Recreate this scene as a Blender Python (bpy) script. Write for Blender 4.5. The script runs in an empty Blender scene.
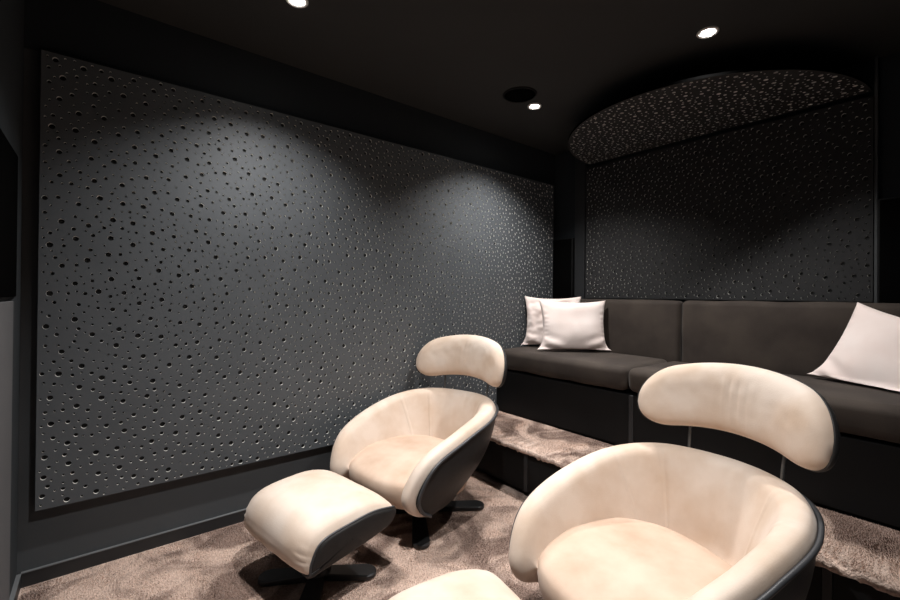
import bpy, bmesh, math, random
from mathutils import Vector, Matrix, noise
from mathutils.geometry import delaunay_2d_cdt
PI = math.pi
S = bpy.context.scene
COL = S.collection

# ------------------------------------------------------------------ helpers
def tag(o, label=None, cat=None, group=None, kind=None):
    if label: o['label'] = label
    if cat: o['category'] = cat
    if group: o['group'] = group
    if kind: o['kind'] = kind
    return o

def empty(name, loc=(0, 0, 0), rz=0.0):
    o = bpy.data.objects.new(name, None)
    o.empty_display_size = .05
    COL.objects.link(o); o.location = loc; o.rotation_euler = (0, 0, rz)
    return o

def obj(name, verts, faces, mats, parent=None, smooth=True, midx=None, subsurf=0):
    me = bpy.data.meshes.new(name)
    me.from_pydata([tuple(v) for v in verts], [], faces)
    for m in (mats if isinstance(mats, (list, tuple)) else [mats]): me.materials.append(m)
    if midx: me.polygons.foreach_set('material_index', midx)
    me.polygons.foreach_set('use_smooth', [bool(smooth)] * len(me.polygons))
    me.update()
    o = bpy.data.objects.new(name, me); COL.objects.link(o)
    if parent: o.parent = parent
    if subsurf:
        md = o.modifiers.new('sub', 'SUBSURF'); md.levels = subsurf; md.render_levels = subsurf
    return o

def bm_obj(name, bm, mats, parent=None, smooth=True):
    bmesh.ops.recalc_face_normals(bm, faces=bm.faces)
    vs = [v.co.copy() for v in bm.verts]
    bm.verts.index_update()
    fs = [[v.index for v in f.verts] for f in bm.faces]
    bm.free()
    return obj(name, vs, fs, mats, parent, smooth)

def box_bm(lo, hi, bev=0.0, seg=3, cuts=0):
    bm = bmesh.new()
    bmesh.ops.create_cube(bm, size=1)
    lo, hi = Vector(lo), Vector(hi); c = (lo + hi) / 2; s = hi - lo
    for v in bm.verts: v.co = Vector((v.co.x * s.x + c.x, v.co.y * s.y + c.y, v.co.z * s.z + c.z))
    if bev: bmesh.ops.bevel(bm, geom=bm.edges[:], offset=bev, segments=seg, profile=.5, affect='EDGES')
    return bm

def box(name, lo, hi, mat, parent=None, bev=0.0, seg=3, smooth=None):
    return bm_obj(name, box_bm(lo, hi, bev, seg), mat, parent, smooth=bool(bev) if smooth is None else smooth)

def flat_bevel(o, ang=.6):
    o.data.set_sharp_from_angle(angle=ang); return o

def revolve(prof, n=40, cap0=True, cap1=True):
    vs, fs = [], []
    for r, z in prof:
        for i in range(n):
            a = 2 * PI * i / n; vs.append((r * math.cos(a), r * math.sin(a), z))
    for k in range(len(prof) - 1):
        for i in range(n):
            j = (i + 1) % n
            fs.append((k * n + i, k * n + j, (k + 1) * n + j, (k + 1) * n + i))
    if cap0: fs.append(tuple(reversed(range(n))))
    if cap1: fs.append(tuple((len(prof) - 1) * n + i for i in range(n)))
    return vs, fs

def tube(pts, r, n=10, closed=False):
    pts = [Vector(p) for p in pts]; m = len(pts); vs, fs = [], []
    up = Vector((0, 0, 1)); prev = None
    for i, p in enumerate(pts):
        t = (pts[(i + 1) % m] - pts[i - 1]) if closed else (pts[min(i + 1, m - 1)] - pts[max(i - 1, 0)])
        t.normalize()
        if prev is None:
            a = t.cross(up if abs(t.z) < .9 else Vector((1, 0, 0))).normalized()
        else:
            a = (prev - t * prev.dot(t)).normalized()
        prev = a; b = t.cross(a)
        for k in range(n):
            q = 2 * PI * k / n; vs.append(p + a * (r * math.cos(q)) + b * (r * math.sin(q)))
    for i in range(m if closed else m - 1):
        j = (i + 1) % m
        for k in range(n):
            l = (k + 1) % n
            fs.append((i * n + k, j * n + k, j * n + l, i * n + l))
    if not closed:
        fs.append(tuple(range(n))); fs.append(tuple((m - 1) * n + k for k in reversed(range(n))))
    return vs, fs

def grid_faces(nu, nv, closed_u=False, off=0, flip=False):
    fs = []
    for i in range(nu if closed_u else nu - 1):
        j = (i + 1) % nu
        for k in range(nv - 1):
            q = (off + i * nv + k, off + j * nv + k, off + j * nv + k + 1, off + i * nv + k + 1)
            fs.append(q[::-1] if flip else q)
    return fs

def sstep(a, b, x):
    t = max(0., min(1., (x - a) / (b - a))); return t * t * (3 - 2 * t)

def catmull(P, n):
    """smooth curve through points P, n samples"""
    out = []; m = len(P)
    for i in range(n):
        u = i / (n - 1) * (m - 1); k = min(int(u), m - 2); t = u - k
        p = [Vector(P[max(0, min(m - 1, k + d))]) for d in (-1, 0, 1, 2)]
        out.append(.5 * ((2 * p[1]) + (p[2] - p[0]) * t + (2 * p[0] - 5 * p[1] + 4 * p[2] - p[3]) * t * t
                         + (3 * p[1] - p[0] - 3 * p[2] + p[3]) * t ** 3))
    return out

# ------------------------------------------------------------------ materials
def srgb(r, g, b):
    f = lambda c: (c / 12.92 if c <= .04045 else ((c + .055) / 1.055) ** 2.4)
    return (f(r / 255), f(g / 255), f(b / 255), 1)

def material(name, col, rough=.6, col2=None, nscale=6., ndetail=4., bump=0., bscale=60., bdist=.01,
             sheen=0., spec=.5, emis=None, estr=0., metal=0., stretch=None, lo=.35, hi=.65):
    m = bpy.data.materials.new(name); m.use_nodes = True
    N, L = m.node_tree.nodes, m.node_tree.links
    b = N['Principled BSDF']
    b.inputs['Base Color'].default_value = col
    b.inputs['Roughness'].default_value = rough
    b.inputs['Metallic'].default_value = metal
    b.inputs['Specular IOR Level'].default_value = spec
    if sheen:
        b.inputs['Sheen Weight'].default_value = sheen
        b.inputs['Sheen Roughness'].default_value = .4
    if emis:
        b.inputs['Emission Color'].default_value = emis; b.inputs['Emission Strength'].default_value = estr
    tc = N.new('ShaderNodeTexCoord'); src = tc.outputs['Object']
    if stretch:
        mp = N.new('ShaderNodeMapping'); mp.inputs['Scale'].default_value = stretch
        L.new(src, mp.inputs['Vector']); src = mp.outputs['Vector']
    if col2:
        n = N.new('ShaderNodeTexNoise'); n.inputs['Scale'].default_value = nscale; n.inputs['Detail'].default_value = ndetail
        r = N.new('ShaderNodeValToRGB')
        r.color_ramp.elements[0].position = lo; r.color_ramp.elements[1].position = hi
        r.color_ramp.elements[0].color = col; r.color_ramp.elements[1].color = col2
        L.new(src, n.inputs['Vector']); L.new(n.outputs['Fac'], r.inputs['Fac']); L.new(r.outputs['Color'], b.inputs['Base Color'])
    if bump:
        n = N.new('ShaderNodeTexNoise'); n.inputs['Scale'].default_value = bscale; n.inputs['Detail'].default_value = 3
        bp = N.new('ShaderNodeBump'); bp.inputs['Strength'].default_value = bump; bp.inputs['Distance'].default_value = bdist
        L.new(tc.outputs['Object'], n.inputs['Vector']); L.new(n.outputs['Fac'], bp.inputs['Height']); L.new(bp.outputs['Normal'], b.inputs['Normal'])
    return m

M = {}
M['wall'] = material('dark_grey_paint', srgb(66, 69, 72), .75, srgb(70, 73, 76), 3, bump=.04, bscale=300)
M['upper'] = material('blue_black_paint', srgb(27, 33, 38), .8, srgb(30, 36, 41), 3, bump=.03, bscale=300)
M['front'] = material('grey_paint', srgb(84, 84, 86), .8, srgb(88, 88, 90), 3, bump=.04, bscale=300)
M['ceil'] = material('black_ceiling_paint', srgb(40, 41, 41), .85, srgb(43, 44, 44), 3, bump=.03, bscale=300)
M['black'] = material('black_lacquer', srgb(11, 11, 12), .65, srgb(14, 14, 15), 4, spec=.25)
M['trim'] = material('charcoal_trim', srgb(74, 76, 78), .5, srgb(80, 82, 84), 5)
M['edge_glint'] = material('painted_edge_glint', srgb(98, 100, 102), .45, srgb(104, 106, 108), 5)  # lighter grey stands in for light caught on the baseboard's top edge
M['stile'] = material('dark_grey_stile', srgb(38, 39, 41), .5, srgb(42, 43, 45), 5)
M['grille'] = material('black_speaker_cloth', srgb(8, 8, 8), 1, srgb(11, 11, 11), 300, spec=0)
M['panel'] = material('charcoal_felt_board', srgb(79, 83, 87), .55, srgb(83, 87, 91), 5, bump=.03, bscale=400)
M['board'] = material('black_felt_board', srgb(37, 37, 38), .75, srgb(41, 41, 42), 5, bump=.03, bscale=400)
M['edge'] = material('matt_black_edge', (.0007, .0007, .0007, 1), 1, (.0009, .0009, .0009, 1), 20, spec=0)
M['core'] = material('pale_grey_board_core', srgb(226, 225, 221), .7, srgb(234, 233, 229), 40)
M['hole'] = material('black_hole_backing', srgb(13, 13, 14), .9, srgb(16, 16, 17), 40)
M['sofa'] = material('dark_brown_velvet', srgb(52, 45, 41), .8, srgb(67, 59, 53), 5, 5, bump=.08, bscale=250, sheen=.12, spec=.2)
M['pillow'] = material('pale_pink_velvet', srgb(245, 227, 220), .75, srgb(250, 236, 230), 6, 4, bump=.05, bscale=300, sheen=.2, spec=.2)
M['cream'] = material('cream_suede', srgb(203, 180, 160), .65, srgb(221, 206, 193), 5, 5, bump=.05, bscale=220, sheen=.15, spec=.25, lo=.3, hi=.6)
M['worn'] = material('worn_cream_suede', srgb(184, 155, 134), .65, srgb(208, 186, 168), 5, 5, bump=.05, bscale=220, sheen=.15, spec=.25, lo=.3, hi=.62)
M['shell'] = material('black_leather_shell', srgb(31, 30, 30), .5, srgb(36, 35, 35), 30, bump=.15, bscale=220, spec=.4)
M['pipe'] = material('dark_piping', srgb(52, 53, 56), .45, srgb(58, 59, 62), 20)
M['steel'] = material('black_steel', srgb(38, 38, 39), .4, srgb(43, 43, 44), 20, spec=.5)
M['rod'] = material('grey_metal_rod', srgb(110, 112, 112), .35, srgb(120, 121, 121), 20, metal=.8)
M['lampring'] = material('white_lamp_ring', srgb(210, 210, 208), .4, srgb(220, 220, 218), 20)
M['lens'] = material('lit_lamp_lens', (1, 1, 1, 1), .4, emis=(1, .96, .9, 1), estr=28)

def carpet_material(name):
    m = bpy.data.materials.new(name); m.use_nodes = True
    N, L = m.node_tree.nodes, m.node_tree.links; b = N['Principled BSDF']
    b.inputs['Roughness'].default_value = .9; b.inputs['Specular IOR Level'].default_value = .15
    b.inputs['Sheen Weight'].default_value = .25; b.inputs['Sheen Roughness'].default_value = .5
    tc = N.new('ShaderNodeTexCoord')
    # brushed patches of pile lying different ways
    w = N.new('ShaderNodeTexNoise'); w.inputs['Scale'].default_value = 3.2; w.inputs['Detail'].default_value = 5; w.inputs['Distortion'].default_value = 1.6
    L.new(tc.outputs['Object'], w.inputs['Vector'])
    r = N.new('ShaderNodeValToRGB')
    r.color_ramp.elements[0].position = .43; r.color_ramp.elements[1].position = .56
    r.color_ramp.elements[0].color = srgb(146, 122, 110); r.color_ramp.elements[1].color = srgb(218, 193, 178)
    L.new(w.outputs['Fac'], r.inputs['Fac'])
    f = N.new('ShaderNodeTexNoise'); f.inputs['Scale'].default_value = 130; f.inputs['Detail'].default_value = 4
    L.new(tc.outputs['Object'], f.inputs['Vector'])
    r2 = N.new('ShaderNodeValToRGB')
    r2.color_ramp.elements[0].position = .3; r2.color_ramp.elements[1].position = .7
    r2.color_ramp.elements[0].color = (.72, .70, .69, 1); r2.color_ramp.elements[1].color = (1.15, 1.15, 1.15, 1)
    L.new(f.outputs['Fac'], r2.inputs['Fac'])
    mx = N.new('ShaderNodeMix'); mx.data_type = 'RGBA'; mx.blend_type = 'MULTIPLY'; mx.inputs[0].default_value = 1
    L.new(r.outputs['Color'], mx.inputs[6]); L.new(r2.outputs['Color'], mx.inputs[7]); L.new(mx.outputs[2], b.inputs['Base Color'])
    bp = N.new('ShaderNodeBump'); bp.inputs['Strength'].default_value = .8; bp.inputs['Distance'].default_value = .012
    L.new(f.outputs['Fac'], bp.inputs['Height']); L.new(bp.outputs['Normal'], b.inputs['Normal'])
    return m
M['carpet'] = carpet_material('taupe_carpet')

# ------------------------------------------------------------------ camera
F_, YAW, ROLL, CY, H, PITCH = 430.553, 0.8907182, 0.008613, 292.292, 1.163693, 0.005101
cam = bpy.data.cameras.new('camera'); co = bpy.data.objects.new('camera', cam); COL.objects.link(co)
cam.sensor_width = 36; cam.lens = F_ * 36 / 900; cam.clip_start = .02
cam.shift_y = (CY - 300) / 900
fw = Vector((math.cos(YAW) * math.cos(PITCH), math.sin(YAW) * math.cos(PITCH), math.sin(PITCH)))
rt = Vector((math.sin(YAW), -math.cos(YAW), 0)); up = rt.cross(fw)
# picture turned clockwise by ROLL: the camera itself turned the other way
rt2 = rt * math.cos(ROLL) + up * math.sin(ROLL); up2 = up * math.cos(ROLL) - rt * math.sin(ROLL)
co.matrix_world = Matrix(((rt2.x, up2.x, -fw.x, 0), (rt2.y, up2.y, -fw.y, 0), (rt2.z, up2.z, -fw.z, H), (0, 0, 0, 1)))
S.camera = co

# ------------------------------------------------------------------ room
LW, BX, FX, CH = 2.3746, 3.0942, -0.2475, 2.4       # left wall y, back wall x, front wall x, ceiling
RW, RX, RW2 = -0.06, 1.25, -0.95                     # right wall beside the bench; the room is wider by the door
def struct(o): o['kind'] = 'structure'; return o
struct(box('floor', (FX - .1, RW2 - .1, -.1), (BX + .1, LW + .1, 0), M['carpet']))
struct(box('ceiling', (FX - .1, RW2 - .1, CH), (BX + .1, LW + .1, CH + .1), M['ceil']))
struct(box('wall_left', (FX - .1, LW, 0), (BX + .1, LW + .1, CH), M['wall']))
struct(box('wall_back', (BX, RW - .1, 0), (BX + .1, LW, CH), M['upper']))
struct(box('wall_front', (FX - .1, RW2, 0), (FX, LW, CH), M['upper']))
struct(box('wall_right', (RX, RW - .1, 0), (BX, RW, CH), M['wall']))
struct(box('wall_side', (RX, RW2, 0), (RX + .1, RW - .1, CH), M['wall']))
struct(box('wall_entrance', (FX - .1, RW2 - .1, 0), (RX + .1, RW2, CH), M['wall']))
struct(box('baseboard_left', (FX + .012, LW - .012, 0), (1.88, LW, .055), M['stile']))
struct(box('baseboard_glint_left', (FX + .012, LW - .014, .055), (1.88, LW, .0585), M['edge_glint']))  # added thin strip: the edge highlight is put into its colour
struct(box('baseboard_front', (FX, .2, 0), (FX + .012, LW, .055), M['stile']))
struct(box('baseboard_glint_front', (FX, .2, .055), (FX + .014, LW - .014, .0585), M['edge_glint']))  # same painted highlight strip along the front baseboard
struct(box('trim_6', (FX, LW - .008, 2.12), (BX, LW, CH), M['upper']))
struct(box('trim_3', (FX, .25, .06), (FX + .006, 2.150, 1.128), M['front'], bev=.002, seg=1, smooth=False))
struct(box('trim_1', (BX - .03, 2.045, 1.0), (BX, 2.14, CH), M['stile'], bev=.002, seg=1, smooth=False))
struct(box('trim_2', (BX - .03, .335, 1.0), (BX, .349, CH), M['trim'], bev=.002, seg=1, smooth=False))

# ------------------------------------------------------------------ perforated boards
def scatter(inside, x0, x1, y0, y1, seed, classes=((.0100, .068, 0), (.0070, .050, 0), (.0042, .0285, 0))):
    """holes of three sizes; (radius, least distance between two of a size, tries)"""
    rnd = random.Random(seed); pts = []; cell = .05; gridd = {}
    for ci, (r, dmin, tries) in enumerate(classes):
        area = (x1 - x0) * (y1 - y0)
        for _ in range(int(area / (dmin * dmin) * 14)):
            x, y = rnd.uniform(x0, x1), rnd.uniform(y0, y1)
            rr = r * rnd.uniform(.88, 1.1)
            if not inside(x, y, rr + .006): continue
            gx, gy = int(math.floor(x / cell)), int(math.floor(y / cell)); ok = True
            R = 3 if ci == 0 else 2
            for ix in range(gx - R, gx + R + 1):
                for iy in range(gy - R, gy + R + 1):
                    for (px, py, pr, pc) in gridd.get((ix, iy), ()):
                        d2 = (px - x) ** 2 + (py - y) ** 2
                        need = dmin if pc == ci else max(pr + rr + .009, .024 if ci == 2 else .038)
                        if d2 < need * need: ok = False; break
                    if not ok: break
                if not ok: break
            if ok:
                gridd.setdefault((gx, gy), []).append((x, y, rr, ci)); pts.append((x, y, rr, ci))
    return pts

def perforated(name, outline, holes, to3d, thick, face, parent=None):
    """a board with real round holes. outline: convex polygon (counter-clockwise); to3d(u, v, depth)"""
    vv = [Vector(p) for p in outline]; ee = [(i, (i + 1) % len(outline)) for i in range(len(outline))]
    owner = [-1] * len(vv); segs = []
    for hi, (x, y, r, c) in enumerate(holes):
        n = (16, 12, 8)[c]; s = len(vv)
        for i in range(n):
            a = 2 * PI * i / n; vv.append(Vector((x + r * math.cos(a), y + r * math.sin(a)))); owner.append(hi)
        ee += [(s + i, s + (i + 1) % n) for i in range(n)]; segs.append((s, n))
    ov, oe, of, ovi, oei, ofi = delaunay_2d_cdt(vv, ee, [], 0, 1e-7)
    own = [owner[l[0]] if l else -1 for l in ovi]
    verts = [to3d(p.x, p.y, 0) for p in ov]; faces, mi = [], []
    for f in of:
        o = own[f[0]]
        if o >= 0 and all(own[i] == o for i in f): continue
        faces.append(tuple(f)); mi.append(0)
    new = {}
    for i, l in enumerate(ovi):
        for k in l: new[k] = i
    for hi, (x, y, r, c) in enumerate(holes):
        s, n = segs[hi]; ring = [new[s + i] for i in range(n)]; depth = .0085; b = len(verts)
        for i in range(n):
            a = 2 * PI * i / n; verts.append(to3d(x + r * .97 * math.cos(a), y + r * .97 * math.sin(a), depth))
        for i in range(n):
            j = (i + 1) % n; faces.append((ring[j], ring[i], b + i, b + j)); mi.append(2)
        faces.append(tuple(b + i for i in range(n))); mi.append(1)
    no = len(outline); b = len(verts)
    for p in outline: verts.append(to3d(p[0], p[1], thick))
    for i in range(no):
        j = (i + 1) % no; faces.append((new[i], new[j], b + j, b + i)); mi.append(3)
    faces.append(tuple(b + i for i in reversed(range(no)))); mi.append(3)
    return obj(name, verts, faces, [face, M['hole'], M['core'], M['edge']], parent, smooth=False, midx=mi)

PX0, PX1, PZ0, PZ1, PY = -.195, 3.03, .299, 2.116, LW - .04
# left wall board: u = x, v = z, looking along +y
holes = scatter(lambda x, y, r: PX0 + r < x < PX1 - r and PZ0 + r < y < PZ1 - r, PX0, PX1, PZ0, PZ1, 4)
o = perforated('acoustic_panel', [(PX0, PZ0), (PX1, PZ0), (PX1, PZ1), (PX0, PZ1)], holes, lambda u, v, d: (u, PY + d, v), .035, M['panel'])
tag(o, 'long charcoal acoustic panel full of round holes covering the left wall', 'wall panel')
BY0, BY1, BZ0, BZ1, BPX = .351, 2.03, 1.145, 2.2, BX - .036
holes = scatter(lambda x, y, r: BY0 + r < x < BY1 - r and BZ0 + r < y < BZ1 - r, BY0, BY1, BZ0, BZ1, 9)
o = perforated('acoustic_panel', [(BY0, BZ0), (BY1, BZ0), (BY1, BZ1), (BY0, BZ1)], holes, lambda u, v, d: (BPX + d, u, v), .035, M['board'])
tag(o, 'dark perforated acoustic panel on the back wall above the sofa bench', 'wall panel')
# half-round canopy hung below the ceiling
DC, DR, DD, DZ = 1.19, .83, .88, 2.236
t = empty('ceiling_canopy', (BX, DC, DZ))
tag(t, 'half-round perforated canopy hung under the ceiling above the sofa bench', 'ceiling panel')
nA = 64
outl = [(-DD * math.cos(a), DR * math.sin(a)) for a in [PI / 2 - PI * i / nA for i in range(nA + 1)]]
holes = scatter(lambda x, y, r: x < -r and math.hypot(x / DD, y / DR) < 1 - (r + .004) / DR, -DD, 0, -DR, DR, 12)
perforated('perforated_face', outl, holes, lambda u, v, d: (u, v, d), .014, M['board'], t)
vs, fs = [], []
for z in (.014, CH - DZ):
    for i in range(nA + 1):
        a = PI / 2 - PI * i / nA; vs.append((-(DD - .25) * math.cos(a), (DR - .25) * math.sin(a), z))
n = nA + 1
fs = [(i, i + 1, n + i + 1, n + i) for i in range(nA)] + [(nA, 0, n, n + nA), tuple(range(n)), tuple(n + i for i in reversed(range(n)))]
obj('mounting_drum', vs, fs, M['grille'], t, smooth=False)

# ------------------------------------------------------------------ carpet pile
def pile(name, x0, x1, y0, y1, z, spacing, seed, parent=None, o=(0, 0, 0), skip=None):
    rnd = random.Random(seed); vs, fs = [], []
    nx, ny = int((x1 - x0) / spacing), int((y1 - y0) / spacing)
    for i in range(nx):
        for j in range(ny):
            x = x0 + (i + rnd.random()) * spacing; y = y0 + (j + rnd.random()) * spacing
            if skip and skip(x, y): continue
            q = Vector((x * 3.2, y * 3.2, seed)); a = 2 * PI * noise.noise(q) * 1.6 + rnd.uniform(-.5, .5)
            l = .0035 + .003 * noise.noise(q * 1.7 + Vector((9, 0, 0))); h = rnd.uniform(.0045, .007)
            b = rnd.uniform(0, PI); w = rnd.uniform(.0011, .0019); k = len(vs)
            X, Y = x - o[0], y - o[1]
            vs += [(X - w * math.cos(b), Y - w * math.sin(b), z - o[2]), (X + w * math.cos(b), Y + w * math.sin(b), z - o[2]),
                   (X + l * math.cos(a) + w * .6 * math.cos(b), Y + l * math.sin(a) + w * .6 * math.sin(b), z + h - o[2]),
                   (X + l * math.cos(a) - w * .6 * math.cos(b), Y + l * math.sin(a) - w * .6 * math.sin(b), z + h - o[2])]
            fs.append((k, k + 1, k + 2, k + 3))
    p = obj(name, vs, fs, M['carpet'], parent, smooth=False); p['kind'] = 'stuff'; return p
tag(pile('carpet_pile', FX + .02, 1.885, .02, LW - .02, -.001, .0048, 2), 'soft taupe carpet pile covering the floor below the step', 'carpet')

# ------------------------------------------------------------------ speakers
def wall_speaker(loc, lo, hi, label, axis):
    t = empty('wall_speaker', loc); tag(t, label, 'speaker')
    lo, hi = Vector(lo) - Vector(loc), Vector(hi) - Vector(loc)
    box('speaker_body', lo, hi, M['black'], t, bev=.004, seg=2)
    g0, g1 = lo.copy(), hi.copy()
    if axis > 0: g0.x = hi.x - .001; g1.x = hi.x + .006
    else: g0.x = lo.x - .006; g1.x = lo.x + .001
    for k in (1, 2): g0[k] += .008; g1[k] -= .008
    box('speaker_grille', g0, g1, M['grille'], t, bev=.003, seg=2)
wall_speaker((BX, 2.253, 1.3), (BX - .05, 2.147, 1.0), (BX, 2.36, 1.645), 'flat black wall speaker in the back corner behind the paired cushions', -1)
wall_speaker((BX, .23, 1.3), (BX - .05, .125, 1.0), (BX, .334, 1.665), 'flat black wall speaker above the lone cushion, right of the back panel', -1)
wall_speaker((FX, 1.9, 1.39), (FX, 1.63, 1.135), (FX + .006, 2.165, 1.65), 'black speaker box on the grey front wall beside the long panel', 1)
t = empty('ceiling_speaker', (1.992, 1.795, CH)); tag(t, 'round black speaker set flush in the dark ceiling', 'speaker')
vs, fs = revolve([(.105, .0), (.105, -.006), (.098, -.009), (.094, -.006)], 48, True, False); obj('speaker_rim', vs, fs, M['black'], t)
vs, fs = revolve([(.094, -.004), (.06, -.0065), (.001, -.0075)], 48, True, True); obj('speaker_grille', vs, fs, M['grille'], t)

# ------------------------------------------------------------------ downlights
LP = [(.628, 1.819, 'bright recessed ceiling spot nearest the front wall above the long panel'),
      (2.186, 1.842, 'bright recessed ceiling spot beside the round ceiling speaker'),
      (2.189, .808, 'bright recessed ceiling spot in front of the half-round canopy')]
POW = [(.628, 1.819, 92), (2.186, 1.842, 108), (2.189, .808, 92), (.628, .808, 92)]
for x, y, lab in LP:
    t = empty('ceiling_spotlight', (x, y, CH)); tag(t, lab, 'ceiling light', 'recessed ceiling spots')
    vs, fs = revolve([(.046, 0), (.046, -.004), (.042, -.007), (.036, -.006), (.028, -.003), (.024, -.001)], 40, False, False); obj('trim_ring', vs, fs, M['lampring'], t)
    vs, fs = revolve([(.024, -.001), (.022, -.006), (.013, -.009), (.001, -.010)], 32, True, True); obj('lens', vs, fs, M['lens'], t)
for x, y, p in POW:
    l = bpy.data.lights.new('spot_lamp', 'SPOT'); l.energy = p; l.color = (1, .975, .95); l.spot_size = math.radians(118); l.spot_blend = .95
    l.shadow_soft_size = .028
    lo = bpy.data.objects.new('spot_lamp', l); COL.objects.link(lo); lo.location = (x, y, CH - .008)

# ------------------------------------------------------------------ step and bench
S1, S2, HS = 1.8925, 2.3632, .2848
t = empty('platform_step', (S1, 1.2, 0)); tag(t, 'black raised step with taupe carpet on top in front of the bench', 'step')
def sub(o): return o
Y0, Y1 = RW, PY - .003
def loc_box(name, lo, hi, mat, par, **k):
    o = par.location; return box(name, [a - b for a, b in zip(lo, o)], [a - b for a, b in zip(hi, o)], mat, par, **k)
loc_box('step_body', (S1 + .03, Y0, .02), (S2 - .0145, Y1, HS - .025), M['black'], t)
for y0, y1 in ((Y0, .314), (.342, 1.642), (1.670, Y1)):
    loc_box('riser_panel', (S1 + .02, y0, .035), (S1 + .032, y1, HS - .03), M['black'], t, bev=.002, seg=1, smooth=False)
for y in (.328, 1.656):
    loc_box('riser_trim', (S1 + .018, y - .013, .03), (S1 + .03, y + .013, HS - .03), M['stile'], t, bev=.001, seg=1, smooth=False)
# carpet tread with a rounded, slightly ragged nose
vs, fs = [], []; rnd = random.Random(3); ny = 260
prof = [(S1 + .03, HS - .03), (S1 + .006, HS - .03), (S1 - .004, HS - .02), (S1 - .002, HS - .006), (S1 + .012, HS), (S1 + .05, HS + .001), (S1 + .2, HS), (S2 - .0145, HS)]
for i in range(ny):
    y = Y0 + (Y1 - Y0) * i / (ny - 1)
    for k, (x, z) in enumerate(prof):
        j = .005 if 1 <= k <= 5 else .0
        vs.append((x - S1 + rnd.uniform(-j, j), y - 1.2, z + rnd.uniform(-j, j) - (.006 * rnd.random() if k in (1, 2) else 0)))
obj('carpet_tread', vs, grid_faces(ny, len(prof)), M['carpet'], t, smooth=True)
pile('carpet_pile', S1 + .004, S2 - .018, Y0, Y1 - .004, HS - .001, .0048, 5, t, (S1, 1.2, 0))

t = empty('bench_base', (S2, 1.2, 0)); tag(t, 'black boxed bench base carrying the dark seat cushions', 'bench')
loc_box('plinth', (S2, Y0, 0), (BX - .002, Y1, .598), M['black'], t)
for y0, y1 in ((Y0, 1.243), (1.273, Y1)):
    loc_box('front_panel', (S2 - .012, y0, HS + .012), (S2 + .001, y1, .597), M['black'], t, bev=.002, seg=1, smooth=False)
loc_box('front_trim', (S2 - .0138, 1.244, HS + .004), (S2, 1.272, .597), M['stile'], t, bev=.001, seg=1, smooth=False)

def soft_box(name, lo, hi, r, mat, label, cat, group, amp=.006, seed=0, crown=(0, 0, 0), lean=0., seg=7):
    """rounded upholstery block with a slightly crowned, uneven face"""
    lo, hi = Vector(lo), Vector(hi); c = (lo + hi) / 2; s = hi - lo
    bm = bmesh.new(); bmesh.ops.create_cube(bm, size=1)
    for v in bm.verts: v.co = Vector(v.co[k] * s[k] for k in range(3))
    bmesh.ops.bevel(bm, geom=bm.edges[:], offset=r, segments=seg, profile=.5, affect='EDGES')
    for k in range(3):
        n = int((s[k] - 2 * r) / .05)
        for i in range(1, n):
            x = -s[k] / 2 + r + (s[k] - 2 * r) * i / n
            nn = Vector((0, 0, 0)); nn[k] = 1; pp = Vector((0, 0, 0)); pp[k] = x
            bmesh.ops.bisect_plane(bm, geom=bm.verts[:] + bm.edges[:] + bm.faces[:], plane_co=pp, plane_no=nn)
    for v in bm.verts:
        q = [2 * v.co[k] / s[k] for k in range(3)]
        w = noise.noise(Vector((v.co.x * 5 + seed * 7.3, v.co.y * 5, v.co.z * 5)))
        for k in range(3):
            a, b = [j for j in range(3) if j != k]
            v.co[k] += (crown[k] * (1 - q[a] ** 4) * (1 - q[b] ** 4) + amp * w) * sstep(.5, 1, abs(q[k])) * (1 if q[k] > 0 else -1)
        v.co.x += lean * (v.co.z + s.z / 2)
    o = bm_obj(name, bm, mat); o.location = (c.x, c.y, lo.z)
    for v in o.data.vertices: v.co.z += s.z / 2
    return tag(o, label, cat, group)
SX0 = S2 - .03
soft_box('seat_cushion', (SX0, 1.283, .613), (BX - .20, PY - .006, .752), .04, M['sofa'], 'dark brown seat cushion at the wall end under the paired pillows', 'seat cushion', 'bench seat cushions', seed=1, crown=(.004, 0, .005))
soft_box('seat_cushion', (SX0, RW + .01, .613), (BX - .20, 1.277, .752), .04, M['sofa'], 'dark brown seat cushion under the lone pillow behind the near armchair', 'seat cushion', 'bench seat cushions', seed=2, crown=(.004, 0, .005))
soft_box('back_cushion', (BX - .185, 1.238, .70), (BX - .095, PY - .006, 1.135), .03, M['sofa'], 'short dark brown backrest cushion behind the paired pillows', 'back cushion', 'bench back cushions', seed=3, crown=(.012, 0, .004), lean=.05)
soft_box('back_cushion', (BX - .185, RW + .01, .70), (BX - .095, 1.232, 1.135), .03, M['sofa'], 'long dark brown backrest cushion right of the seam behind the lone pillow', 'back cushion', 'bench back cushions', seed=4, crown=(.012, 0, .004), lean=.05)

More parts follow.
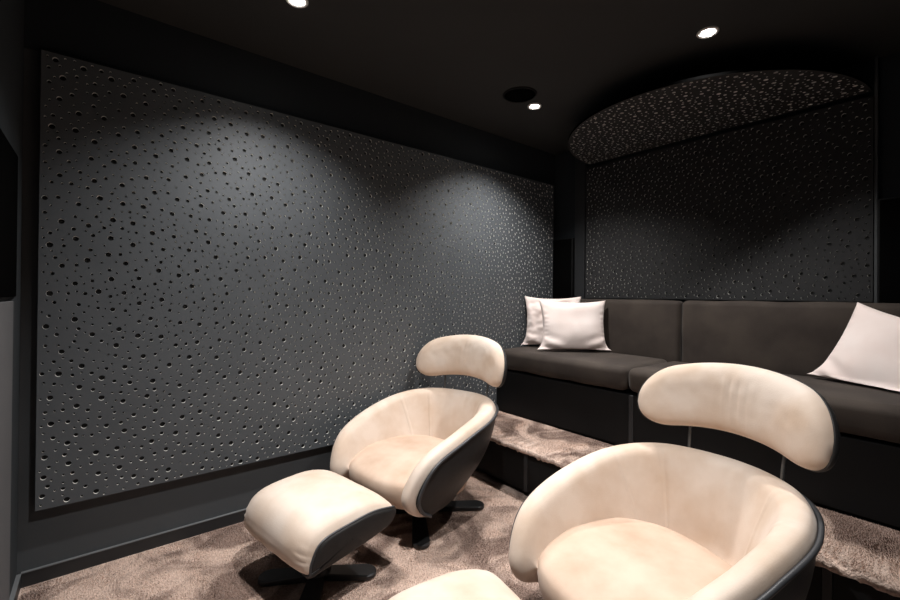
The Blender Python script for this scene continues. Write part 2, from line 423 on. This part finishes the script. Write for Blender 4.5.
# ------------------------------------------------------------------ pillows
def pillow(c, wd, hd, w, h, d, label, seed, floor_z=.762):
    """square cushion: centre, direction of its width, direction of its height; it settles on the seat below"""
    c, wd, hd = Vector(c), Vector(wd).normalized(), Vector(hd); hd = (hd - wd * hd.dot(wd)).normalized(); nd = wd.cross(hd)
    n = 56; vs = []; fs = []; idx = {}
    def P(i, j, side):
        u = -math.cos(PI * i / n) * .4 + (-1 + 2 * i / n) * .6; v = -math.cos(PI * j / n) * .4 + (-1 + 2 * j / n) * .6
        x = w / 2 * u * (1 - .11 * (1 - v * v) * abs(u) ** 3)
        y = h / 2 * v * (1 - .11 * (1 - u * u) * abs(v) ** 3)
        e = max(0, (1 - u * u) * (1 - v * v)); th = d / 2 * e ** .42
        m = max(abs(u), abs(v))
        # puckers along the side seams, folds fanning in from the lower corners, soft dents in the middle
        cr = .0022 * math.sin(v * 34 + seed + 2 * math.sin(v * 5)) * sstep(.72, .95, abs(u)) * (1 - sstep(.97, 1, abs(u)))
        cr += .0018 * math.sin(u * 30 + seed * 2 + 2 * math.sin(u * 4)) * sstep(.75, .95, abs(v)) * (1 - sstep(.97, 1, abs(v)))
        low = sstep(-.15, -.85, v)
        cr += .012 * low * math.sin((v + 1) * 11 - abs(u) * 5 + seed) * sstep(.15, .8, abs(u)) * (1 - sstep(.92, 1, m))
        cr += noise.noise(Vector((u * 1.6, v * 1.6, seed + 5.))) * .010
        x *= 1 + .09 * sstep(-.55, -1, v) * abs(u)
        if seed == 2: cr += .016 * noise.noise(Vector((u * 2.6, v * 3.4, 8.))) + .007 * noise.noise(Vector((u * 6, v * 6, 2.)))
        q = c + wd * x + hd * y + nd * ((th + cr * min(1, e * 6)) * side)
        if q.z < floor_z + .03:
            k = floor_z + .03 - q.z; q.z = floor_z + .03 - .03 * (1 - math.exp(-k / .03)); q = q + nd * (side * min(k, .05) * .25)
        return q
    for side in (1, -1):
        for i in range(n + 1):
            for j in range(n + 1):
                if side < 0 and (i in (0, n) or j in (0, n)): idx[(i, j, -1)] = idx[(i, j, 1)]; continue
                idx[(i, j, side)] = len(vs); vs.append(P(i, j, side) - c)
    for side in (1, -1):
        for i in range(n):
            for j in range(n):
                q = (idx[(i, j, side)], idx[(i + 1, j, side)], idx[(i + 1, j + 1, side)], idx[(i, j + 1, side)])
                fs.append(q if side > 0 else q[::-1])
    o = obj('throw_pillow', vs, fs, M['pillow']); o.location = c
    return tag(o, label, 'pillow', 'pale pillows on the bench')
R_ = math.radians
pillow((2.690, 1.888, .937), (.375, -.331, .0), (.10, .13, 1), 0.49, .39, .15, 'pale pink square pillow at the front of the pair by the wall', 1)
pillow((2.755, 2.125, .955), (.27, -.36, .0), (.12, .09, 1), .44, .41, .12, 'crumpled pale pink pillow behind another in the wall corner of bench', 2)
pillow((2.775, .263, .89), (-.15, -.40, -.12), (.10, -.155, .38), .45, .43, .14, 'lone pale pink pillow leaning on the long backrest cushion', 3)

# ------------------------------------------------------------------ armchair and footstool
def star_base(par, R, hub_r, top_z, turn, mat, off=(0, 0)):
    ped = []
    ox, oy = off
    vs, fs = revolve([(hub_r * 1.25, .018), (hub_r * 1.2, .03), (hub_r * .8, .045), (hub_r * .75, .1), (hub_r * .85, top_z - .06), (hub_r * 1.4, top_z - .025), (hub_r * 2.4, top_z)], 32)
    obj('pedestal', [(x + ox, y + oy, z) for x, y, z in vs], fs, mat, par)
    for k in range(4):
        a = turn + k * PI / 2; vs, fs = [], []; ca, sa = math.cos(a), math.sin(a)
        m = 26
        outl_ = []
        # blade that widens to a rounded toe
        L0, W0, W1 = hub_r * .4, .030, .042
        pts = [(L0, -W0)] + [(R - W1 + W1 * math.cos(q), W1 * math.sin(q)) for q in [-PI / 2 + PI * i / m for i in range(m + 1)]] + [(L0, W0)]
        nn = len(pts)
        for z, sc in ((0.0, 1), (.012, 1.0), (.017, .9)):
            for (x, y) in pts:
                zz = z + (.012 * (1 - (x - L0) / (R - L0)) if z > .005 else 0)
                xx = x if sc == 1 else (x - .004 if x > R * .5 else x); yy = y * sc
                vs.append((xx * ca - yy * sa + ox, xx * sa + yy * ca + oy, zz))
        for l in range(2):
            for i in range(nn):
                j = (i + 1) % nn; fs.append((l * nn + i, l * nn + j, (l + 1) * nn + j, (l + 1) * nn + i))
        fs.append(tuple(reversed(range(nn)))); fs.append(tuple(2 * nn + i for i in range(nn)))
        flat_bevel(obj('foot', vs, fs, mat, par), .5)

# local frame: -x is the front, +x the back, z up; the rim runs from arm tip over the back to the other arm tip
RIM = [(.473, 0, .534), (.372, .24, .54), (.183, .355, .521), (-.052, .369, .474), (-.254, .34, .398), (-.331, .306, .278), (-.305, .295, .200), (-.235, .284, .150)]
LOW = [(.16, 0, .150), (.125, .15, .145), (.04, .235, .142), (-.07, .27, .142), (-.16, .28, .144), (-.20, .284, .145), (-.222, .285, .146), (-.230, .284, .148)]
def mirrored(C, n):
    full = [(x, -y, z) for x, y, z in C[::-1]] + C[1:]
    return catmull(full, n)
NR = 289
RC, BC = mirrored(RIM, NR), mirrored(LOW, NR)

def make_shell(par):
    rows = 20; vs = []
    for i in range(NR):
        r, b = RC[i], BC[i]; hgt = max(r.z - b.z, 0)
        for k in range(rows):
            v = k / (rows - 1)
            f = v ** .85
            p = b + (r - b) * f
            bulge = math.sin(PI * v) * .10 * hgt
            o = Vector((p.x * .6 if p.x > 0 else 0, p.y, 0)).normalized()
            p = p + o * bulge - Vector((0, 0, 1)) * bulge * .35
            vs.append(p)
    fs = grid_faces(NR, rows)
    c = len(vs); vs.append(Vector((-.05, 0, .132)))
    ring = [i * rows for i in range(NR)]
    for i in range(NR - 1): fs.append((ring[i + 1], ring[i], c))
    fs.append((ring[0], ring[-1], c))
    return obj('shell', vs, fs, M['shell'], par)

def rim_frame(i):
    p = RC[i]; t = (RC[min(i + 1, NR - 1)] - RC[max(i - 1, 0)]).normalized()
    n = Vector((p.x / .2 if p.x > 0 else 0, p.y / .137, 0)).normalized()
    n = (n - t * n.dot(t)).normalized()
    u = t.cross(n) * -1
    return p, n, u
SEAMS = [-.30, -.15, .15, .30]
def make_pad(par):
    prof_n = 34; vs = []; N2 = NR
    for i in range(NR):
        p, n, u = rim_frame(i); s = -1 + 2 * i / (NR - 1); e = abs(s)
        tap = (1 - sstep(.78, 1.0, e)) * .85 + .15
        back = 1 - sstep(.25, .75, e)
        W = (.088 + .012 * back) * tap; H_ = (.032 - .004 * back) * tap
        dep = (.09 + .17 * sstep(.2, .95, u.z)) * (tap * .8 + .2); inn = (.125 + .055 * back) * tap
        P = [(.003, -.014), (.006, .002), (W * .22, H_ * .85), (W * .5, H_), (W * .82, H_ * .5), (W * 1.02, -.025 * tap),
             (W * 1.02 + (inn - W) * .45, -dep * .5), (inn, -dep), (inn + .05 * tap, -dep - .02)]
        cv = catmull([(a, b, 0) for a, b in P], prof_n)
        g0 = max(math.exp(-((s - q) / .004) ** 2) for q in SEAMS)
        for k, q in enumerate(cv):
            w = k / (prof_n - 1)
            g = g0 * .0045 * sstep(.25, .5, w)
            wr = .0035 * noise.noise(Vector((s * 7, w * 2.5, 1.3))) * sstep(.3, .6, w)
            wr += .004 * math.sin(s * 70) * math.exp(-(s / .10) ** 2) * sstep(.3, .5, w) * (1 - sstep(.55, .8, w))
            v = p - n * (q.x + g + wr) + u * (q.y - g * (1 - sstep(.35, .5, w)))
            v.z -= max(0, v.z - .25) * sstep(.58, .76, w) * sstep(.5, .72, e)      # the lining dives under the seat
            vs.append(v)
    return obj('upholstery', vs, grid_faces(NR, prof_n), M['cream'], par)

def make_piping(par):
    pts = []
    for i in range(NR):
        p, n, u = rim_frame(i); e = abs(-1 + 2 * i / (NR - 1)); pts.append(p + n * (.004 + .010 * sstep(.5, .8, e)) - u * .005)
    vs, fs = tube(pts, .0075, 10); return obj('piping', vs, fs, M['pipe'], par)

def make_seat(par):
    n = 112
    rows = [(.150, .70), (.152, .86), (.168, .96), (.20, 1.0), (.24, 1.0), (.275, .995), (.302, .97), (.320, .925), (.330, .85), (.336, .7), (.339, .45), (.340, .2)]
    vs = []
    def plan(a):
        c, s = math.cos(a), math.sin(a)
        if c < 0: x = .315 * -(abs(c) ** (2 / 3.4)); y = .285 * math.copysign(abs(s) ** (2 / 3.4), s)
        else: x = .235 * abs(c) ** (2 / 2.2); y = .285 * math.copysign(abs(s) ** (2 / 2.2), s)
        return x, y
    for z, sc in rows:
        for i in range(n):
            x, y = plan(2 * PI * i / n)
            f = sstep(0, -.3, x)
            roll = 0
            px = x * sc - .01 - .02 * f * (1 - (y / .29) ** 2) * sstep(.16, .25, z)
            py = y * sc
            zz = z - .030 * sstep(-.10, -.33, px) * sstep(.25, .34, z) + .005 * noise.noise(Vector((px * 6, py * 6, z * 5)))
            vs.append((px, py, zz))
    fs = []
    for k in range(len(rows) - 1):
        for i in range(n):
            j = (i + 1) % n; fs.append((k * n + i, k * n + j, (k + 1) * n + j, (k + 1) * n + i))
    fs.append(tuple(reversed(range(n)))); vs.append((-.01, 0, .340)); c = len(vs) - 1; b = (len(rows) - 1) * n
    for i in range(n): fs.append((b + i, b + (i + 1) % n, c))
    return obj('seat_cushion', vs, fs, M['worn'], par)

HX, HR_, HW, HZ, HH, HDROOP, HLEAN = .46, .467, .79, .782, .124, .067, .183
def headrest_pt(u, v):
    """u in -1..1 along the arc, v in -1..1 up: a point on the headrest's middle sheet and its outward normal"""
    a = u * HW; hh = HH * (1 - .12 * u * u)
    d = HLEAN * v * hh
    return (Vector((HX - HR_ + (HR_ + d) * math.cos(a), (HR_ + d) * math.sin(a), HZ - HDROOP * u * u + v * hh)),
            Vector((math.cos(a), math.sin(a), -.18)).normalized())
def make_headrest(par):
    nu, nv, ex = 80, 30, .4
    def build(name, t0, t1, mat, p, wrinkle=False, inset=1.0):
        vs = []
        for side in (t0, t1):
            for i in range(nu + 1):
                uu = -math.cos(PI * i / nu) * .5 + (-1 + 2 * i / nu) * .5
                q = max(0, (abs(uu) - (1 - ex)) / ex); lim = math.sqrt(max(0, 1 - q ** 2.2))
                for k in range(nv + 1):
                    w = -math.cos(PI * k / nv)
                    pt, nn = headrest_pt(uu * inset, w * lim * inset)
                    edge = max(0, 1 - q ** 2.6) ** .5 * max(0, 1 - abs(w) ** 2.6) ** .5
                    off = side * edge ** .85
                    if wrinkle and side < 0:
                        v = w * lim
                        off += .0045 * math.sin(uu * 62 + v * 1.2) * math.exp(-((uu + .02) / .17) ** 2) * sstep(1, .3, abs(v)) * (.6 + .4 * noise.noise(Vector((uu * 14, v, 3))))
                        off += .002 * noise.noise(Vector((uu * 9, v * 4, 2))) * edge
                    vs.append(pt + nn * off)
        m = (nu + 1) * (nv + 1)
        fs = grid_faces(nu + 1, nv + 1) + grid_faces(nu + 1, nv + 1, False, m, True)
        bm = bmesh.new(); bv = [bm.verts.new(v) for v in vs]
        for f in fs: bm.faces.new([bv[i] for i in f])
        bmesh.ops.remove_doubles(bm, verts=bm.verts, dist=1e-5)
        bmesh.ops.dissolve_degenerate(bm, edges=bm.edges, dist=1e-6)
        return bm_obj(name, bm, mat, p)
    hr = build('headrest', -.062, .008, M['cream'], par, True)
    build('headrest_shell', -.006, .034, M['shell'], hr, inset=1.012)
    for s in (-1, 1):
        pts = [(.405, s * .160, .46), (.412, s * .162, .58), (.425, s * .165, .66), (.440, s * .165, .74)]
        vs, fs = tube(catmull(pts, 12), .0055, 10); obj('headrest_post', vs, fs, M['rod'], par)

def copy_tree(o, parent=None):
    c = o.copy(); COL.objects.link(c)
    if parent: c.parent = parent
    for ch in list(o.children): copy_tree(ch, c)
    return c

ch = empty('armchair')
make_shell(ch); make_pad(ch); make_piping(ch); make_seat(ch); make_headrest(ch)
CH1 = (1.332, 1.906, .206); CH2 = (1.378, .659, -.217)
star_base(ch, .362, .05, .145, R_(-32) - CH1[2], M['steel'])
ch2 = copy_tree(ch)
for o, (x, y, a), lab in ((ch, CH1, 'cream swivel armchair standing before the perforated side wall, its feet in view'),
                          (ch2, CH2, 'big cream swivel armchair nearest the viewer, headrest against the dark bench')):
    o.location = (x, y, .006); o.rotation_euler.z = a; tag(o, lab, 'armchair', 'cream swivel armchairs')

def make_stool():
    t = empty('footstool')
    top = catmull([(-.194, .176, 0), (-.188, .222, 0), (-.144, .278, 0), (-.008, .295, 0), (.09, .297, 0), (.189, .279, 0)], 44)
    bot = catmull([(.189, .279, 0), (.203, .262, 0), (.198, .236, 0), (.165, .212, 0), (.07, .196, 0), (-.05, .182, 0), (-.170, .170, 0), (-.196, .166, 0), (-.201, .172, 0), (-.196, .186, 0)], 40)
    W = .242
    loop = [Vector((p.x, 0, p.y)) for p in top] + [Vector((p.x, 0, p.y)) for p in bot[1:-1]]
    cen = sum(loop, Vector()) / len(loop)
    vs = []; rows = []
    for y, s in ((-W - .012, .0), (-W - .012, .80), (-W - .009, .93), (-W, 1.0), (-W * .5, 1.0), (0, 1.0), (W * .5, 1.0), (W, 1.0), (W + .009, .93), (W + .012, .80), (W + .012, .0)):
        for p in loop:
            q = cen + (p - cen) * (s if s > 0 else .02); vs.append((q.x, y, q.z))
    n = len(loop); fs = []
    for k in range(10):
        for i in range(n):
            j = (i + 1) % n; fs.append((k * n + i, (k + 1) * n + i, (k + 1) * n + j, k * n + j))
    bm = bmesh.new(); bv = [bm.verts.new(v) for v in vs]
    for f in fs: bm.faces.new([bv[i] for i in f])
    bm_obj('shell', bm, M['shell'], t)
    # cushion laid over the shell
    nw = 60; vs = []; m = len(top)
    for i, p in enumerate(top):
        a, b = top[max(0, i - 1)], top[min(m - 1, i + 1)]; tn = (b - a).normalized(); nrm = Vector((-tn.y, tn.x))
        s = i / (m - 1)
        lift = .070 * min(1, (math.sin(PI * min(max(s, .0), 1)) ** .45))
        for k in range(nw):
            w = -1 + 2 * k / (nw - 1)
            e = max(0, 1 - abs(w) ** 5.0) ** .5
            puck = 0
            if abs(w) > .7: puck = .004 * math.sin(s * 95) * math.exp(-((s - .22) / .09) ** 2) * sstep(.7, .95, abs(w)) * (1 - sstep(.97, 1, abs(w)))
            d = -.004 + lift * e + puck + .003 * noise.noise(Vector((s * 5, w * 3, .4))) * e
            vs.append((p.x + nrm.x * d, w * (W + .002), p.y + nrm.y * d))
    bm = bmesh.new(); bv = [bm.verts.new(v) for v in vs]
    for f in grid_faces(m, nw): bm.faces.new([bv[i] for i in f])
    # close the cushion underneath along the shell
    lo_ = [bm.verts.new((p.x - .0, sg * (W - .02), p.y - .012)) for sg in (-1, 1) for p in top]
    for i in range(m - 1): bm.faces.new((lo_[i], lo_[i + 1], lo_[m + i + 1], lo_[m + i]))
    bm_obj('cushion', bm, M['cream'], t)
    for sg in (-1, 1):
        vs, fs = tube([(p.x, sg * (W + .003), p.y - .001) for p in top], .0045, 8); obj('piping', vs, fs, M['pipe'], t)
    return t
st = make_stool()
OT1 = (.721, 1.739, .173); OT2 = (.731, .781, -.193)
star_base(st, .235, .042, .185, R_(-33) - OT1[2], M['steel'], (-.028, -.03))
st2 = copy_tree(st)
for o, (x, y, a), lab in ((st, OT1, 'cream footstool with black sides in front of the armchair by the wall'),
                          (st2, OT2, 'cream footstool cut off by the bottom edge before the big armchair')):
    o.location = (x, y, .006); o.rotation_euler.z = a; tag(o, lab, 'footstool', 'cream swivel footstools')

# ------------------------------------------------------------------ world, view
w = bpy.data.worlds.new('room_air'); S.world = w; w.use_nodes = True
w.node_tree.nodes['Background'].inputs['Color'].default_value = (0, 0, 0, 1)
vs_ = S.view_settings; vs_.view_transform = 'Standard'; vs_.look = 'None'; vs_.gamma = 1; vs_.use_curve_mapping = False
vs_.exposure = 1.0
